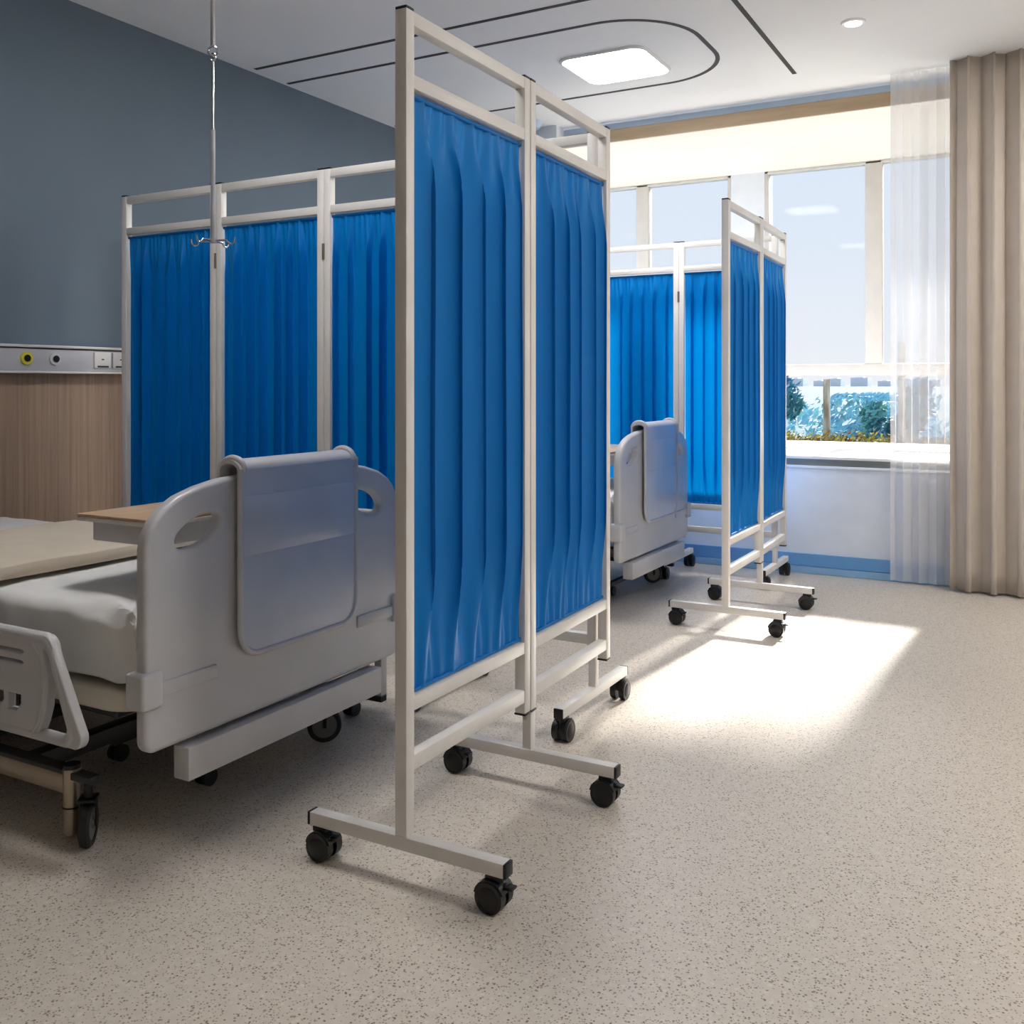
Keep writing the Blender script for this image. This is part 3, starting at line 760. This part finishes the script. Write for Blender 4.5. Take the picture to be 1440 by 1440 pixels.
# ------------------------------------------------------------------ wall service rail
O = (WX + 0.012, 2.4, 1.11)
sr = thing('bedhead_service_rail', 'white horizontal service rail on the wall behind the nearest bed', 'wall rail', O)
XW = WX + 0.0125
bm = bmesh.new(); box(bm, XW, XW + 0.045, 0.6, 5.4, 1.108, 1.198, 0.003); obj('rail_body', bm, 'rail', sr, O)
bm = bmesh.new(); box(bm, XW, XW + 0.056, 0.6, 5.4, 1.203, 1.214, 0.003); obj('rail_lip', bm, 'socket', sr, O)
bm = bmesh.new(); box(bm, XW, XW + 0.042, 0.6, 5.4, 1.1985, 1.2028); obj('rail_groove', bm, 'groove', sr, O)
bm = bmesh.new(); box(bm, XW, XW + 0.050, 0.6, 5.4, 1.098, 1.1075, 0.002); obj('rail_base', bm, 'socket', sr, O)
for yy, mm in ((2.485, 'yellow'), (2.615, 'greyring')):
    bm = bmesh.new(); cyl(bm, (XW + 0.045, yy, 1.158), (XW + 0.054, yy, 1.158), 0.026, 28)
    g = obj('gas_outlet', bm, mm, sr, O); g['label'] = 'yellow-ringed round outlet' if mm == 'yellow' else 'grey-ringed round outlet'
    bm = bmesh.new(); cyl(bm, (XW + 0.054, yy, 1.158), (XW + 0.058, yy, 1.158), 0.014, 22); obj('outlet_hole', bm, 'black', g, O)
for yy in (2.845, 2.94):
    bm = bmesh.new(); box(bm, XW + 0.045, XW + 0.052, yy - 0.042, yy + 0.042, 1.122, 1.192, 0.003)
    g = obj('socket', bm, 'socket', sr, O)
    bm = bmesh.new(); box(bm, XW + 0.052, XW + 0.053, yy - 0.006, yy + 0.006, 1.158, 1.163); box(bm, XW + 0.052, XW + 0.055, yy - 0.028, yy + 0.028, 1.126, 1.133, 0.001); obj('socket_mark', bm, 'groove', g, O)

# ------------------------------------------------------------------ ceiling fittings
def panel_light(cx, cy, label, on=True):
    O = (cx, cy, H)
    r = thing('ceiling_panel_light', label, 'ceiling light', O, 'square ceiling panel lights')
    def rr(a, rad): return arc(a - rad, a - rad, rad, 0, 90, 6) + arc(-a + rad, a - rad, rad, 90, 180, 6) + arc(-a + rad, -a + rad, rad, 180, 270, 6) + arc(a - rad, -a + rad, rad, 270, 360, 6)
    outline_solid('light_frame', [rr(0.236, 0.075), rr(0.222, 0.065)], 0.014, 0.003, lambda u, v, w: (u, v, w - 0.0075), 'ceil', r)
    outline_solid('diffuser', [rr(0.2225, 0.065)], 0.008, 0.001, lambda u, v, w: (u, v, w - 0.006), ('lamp' if on is True else on) if on else 'lampoff', r)
panel_light(-1.955, 4.642, 'square ceiling panel light, lit, inside the oval ceiling groove')
panel_light(-1.955, 2.012, 'square ceiling panel light above the nearest bed, out of the picture', 'lampdim')
panel_light(-1.955, -0.62, 'square ceiling panel light behind the camera on the bed side', False)
panel_light(0.9, -0.62, 'square ceiling panel light behind the camera on the open side', False)
panel_light(0.9, 4.642, 'added unseen fill light, a square ceiling panel over the open floor near the window wall, out of the picture')  # extra lamp out of view, added to brighten the right side
panel_light(0.9, 2.012, 'added unseen fill light, a square ceiling panel over the open floor, out of the picture')  # added fill lamp, unseen; lifts the right half of the floor
for (cx, cy, lb) in ((-0.779, 4.615, 'small round downlight in the ceiling near the window'), (-0.779, 1.985, 'small round downlight in the ceiling above the aisle'), (-0.779, -0.645, 'small round downlight in the ceiling behind the camera')):
    O = (cx, cy, H); r = thing('downlight', lb, 'ceiling light', O, 'round downlights')
    bm = bmesh.new(); cyl(bm, (cx, cy, H - 0.008), (cx, cy, H - 0.0002), 0.050, 32, 0.056); obj('bezel', bm, 'ceil', r, O)
    bm = bmesh.new(); cyl(bm, (cx, cy, H - 0.0105), (cx, cy, H - 0.0075), 0.036, 28); obj('diffuser', bm, 'lampsmall', r, O)
O = (-2.86, 5.40, H)
bm = bmesh.new(); cyl(bm, (O[0], O[1], H - 0.04), (O[0], O[1], H - 0.0005), 0.06, 28, 0.085); o = obj('smoke_detector', bm, 'detector', None, O)
tag(o, 'round pale blue smoke detector on the ceiling by the window wall', 'smoke detector')

# ------------------------------------------------------------------ outside
bm = bmesh.new(); box(bm, -60, 60, 7.6, 70, -0.5, -0.3); struct('ground', bm, 'ground'); 
bm = bmesh.new(); box(bm, -900, 900, 70, 1200, -0.6, -0.3); struct('ground_far', bm, 'farground')
bm = bmesh.new(); box(bm, BX0, BX1, 7.24, 7.27, 0.0, 0.63); box(bm, BX0, BX1, 7.55, 7.58, 0.0, 0.63); box(bm, BX0, BX1, 7.27, 7.55, 0.0, 0.60)
pl = obj('window_planter', bm, 'soil', None, (-1, 7.4, 0)); tag(pl, 'long low planter outside the window under the trees', 'planter')
def leaves(bm, fn, n, size, rnd):
    for _ in range(n):
        p = Vector(fn()); a = Vector((rnd.uniform(-1, 1), rnd.uniform(-1, 1), rnd.uniform(-1, 1))).normalized(); b = a.orthogonal().normalized(); s = size * rnd.uniform(0.6, 1.3)
        c = a.cross(b)
        vs = [bm.verts.new(p + q) for q in (b * s, c * s * 0.45 + a * s * 0.15, -b * s, -c * s * 0.45 + a * s * 0.15)]
        bm.faces.new(vs)
rnd = random.Random(4)
bm = bmesh.new(); leaves(bm, lambda: (rnd.uniform(BX0, BX1), rnd.uniform(7.28, 7.54), 0.61 + abs(rnd.gauss(0, 0.035))), 5200, 0.022, rnd)
o = obj('ground_cover', bm, 'leaf3', None, (-1, 7.4, 0.6), smooth=False); tag(o, 'low olive and brown plants growing in the planter', 'plants'); o['kind'] = 'stuff'
def shrub(name, cx, cy, w, h, n, m, label, size=0.05, trunk=None):
    O = (cx, cy, -0.3); r = thing(name, label, 'tree' if trunk else 'shrub', O)
    rnd = random.Random(int(cx * 100) + int(cy * 10))
    blobs = [(rnd.uniform(-w, w) * 0.65, rnd.uniform(-w, w) * 0.5, rnd.uniform(0.15, 0.85) * h, rnd.uniform(0.28, 0.5) * w) for _ in range(16)]
    def fn():
        b = rnd.choice(blobs); d = Vector((rnd.gauss(0, 1), rnd.gauss(0, 1), rnd.gauss(0, 1))).normalized() * b[3] * rnd.uniform(0.6, 1.0)
        return (cx + b[0] + d.x, cy + b[1] + d.y, max(-0.28, min(-0.3 + b[2] + d.z, -0.3 + h)))
    bm = bmesh.new(); leaves(bm, fn, n, size, rnd); obj('foliage', bm, m, r, O, smooth=False)
    bm = bmesh.new()
    if trunk: cyl(bm, (cx + 0.06, cy - w * 0.95, -0.3), (cx + 0.06, cy - w * 0.95, h - 0.3), trunk, 10, trunk * 0.8)
    else: cyl(bm, (cx, cy, -0.3), (cx, cy, h * 0.7), 0.03, 8)
    obj('trunk', bm, 'bark', r, O)
shrub('shrub', -2.36, 9.4, 0.42, 1.56, 3000, 'leaf', 'dark teal leafy shrub outside the window at the left of the lower pane', 0.045)
shrub('tree', -1.13, 8.9, 0.30, 1.70, 3000, 'leaf', 'leafy young tree with a pale trunk outside at the right of the lower pane', 0.042, 0.035)
shrub('tree', -1.96, 9.9, 0.12, 1.40, 120, 'leaf2', 'thin pale-stemmed sapling between the two shrubs outside', 0.035, 0.04)
shrub('shrub', -1.95, 12.0, 1.15, 1.22, 5000, 'leaf2', 'wide pale blue-green shrub in the middle distance outside the lower pane', 0.055)
shrub('shrub', -0.35, 10.6, 0.6, 1.10, 1800, 'leaf', 'teal shrub outside behind the sheer curtain', 0.05)
shrub('shrub', -3.9, 11.0, 0.7, 1.25, 1800, 'leaf2', 'pale shrub outside behind the far folding screen', 0.06)
for i, (px, w, hh) in enumerate(((-150, 10, 4.5), (-136, 14, 5.5), (-121, 8, 3.2), (-112, 9, 5.2), (-98, 12, 6.2), (-84, 9, 3.0), (-72, 12, 5.0), (-165, 9, 5.8), (-58, 10, 4.2))):
    hh *= 0.62; w *= 0.8
    bm = bmesh.new(); box(bm, px - w / 2, px + w / 2, 600, 615, -0.3, 1.0 + hh); box(bm, px - w / 4, px + w / 5, 602, 610, 1.0 + hh, 1.6 + hh)
    o = obj('distant_building', bm, 'haze', None, (px, 607, -0.3), smooth=False)
    tag(o, 'hazy pale blue building on the far skyline outside', 'building', 'hazy buildings on the skyline')

# ------------------------------------------------------------------ light
w = bpy.data.worlds.new('sky'); bpy.context.scene.world = w; w.use_nodes = True
nt = w.node_tree; bg = nt.nodes['Background']
tc = nt.nodes.new('ShaderNodeTexCoord'); sp = nt.nodes.new('ShaderNodeSeparateXYZ'); cr = nt.nodes.new('ShaderNodeValToRGB')
nt.links.new(tc.outputs['Generated'], sp.inputs[0]); nt.links.new(sp.outputs['Z'], cr.inputs['Fac'])
cr.color_ramp.elements[0].position = 0.0; cr.color_ramp.elements[0].color = lin(246, 246, 248)
cr.color_ramp.elements[1].position = 0.6; cr.color_ramp.elements[1].color = lin(206, 224, 248)
e = cr.color_ramp.elements.new(0.12); e.color = lin(232, 239, 249)
nz = nt.nodes.new('ShaderNodeTexNoise'); mp = nt.nodes.new('ShaderNodeMapping'); mp.inputs['Scale'].default_value = (3, 3, 26)
nz.inputs['Scale'].default_value = 1.6; nz.inputs['Detail'].default_value = 4
nt.links.new(tc.outputs['Generated'], mp.inputs['Vector']); nt.links.new(mp.outputs['Vector'], nz.inputs['Vector'])
mr = nt.nodes.new('ShaderNodeMapRange'); mr.inputs['From Min'].default_value = 0.62; mr.inputs['From Max'].default_value = 0.78; mr.inputs['To Max'].default_value = 0.6
nt.links.new(nz.outputs['Fac'], mr.inputs['Value'])
mx = nt.nodes.new('ShaderNodeMix'); mx.data_type = 'RGBA'; mx.inputs['B'].default_value = lin(252, 252, 252)
nt.links.new(mr.outputs['Result'], mx.inputs['Factor']); nt.links.new(cr.outputs['Color'], mx.inputs['A']); nt.links.new(mx.outputs['Result'], bg.inputs['Color'])
bg.inputs['Strength'].default_value = 1.0

sl = bpy.data.lights.new('sun', 'SUN'); sl.energy = 16.0; sl.angle = math.radians(4.0); sl.color = (1.0, 0.94, 0.86)
so = bpy.data.objects.new('sun', sl); C.objects.link(so); so.location = (1, 20, 15)
so.rotation_euler = Vector((-0.07, -1.0, -0.62)).to_track_quat('-Z', 'Y').to_euler()

# ------------------------------------------------------------------ camera
cam = bpy.data.cameras.new('camera'); co = bpy.data.objects.new('camera', cam); C.objects.link(co)
co.location = (0, 0, 1.053); co.rotation_euler = (PI / 2, 0, math.radians(28.95))
cam.sensor_width = 36; cam.lens = 36 * 1365.0 / 1440; cam.shift_y = -(720 - 540.2) / 1440
cam.clip_end = 3000; cam.clip_start = 0.05
sc = bpy.context.scene; sc.camera = co
sc.view_settings.view_transform = 'Standard'; sc.view_settings.look = 'None'; sc.view_settings.gamma = 1.0
sc.view_settings.exposure = 0.0; sc.view_settings.use_curve_mapping = False
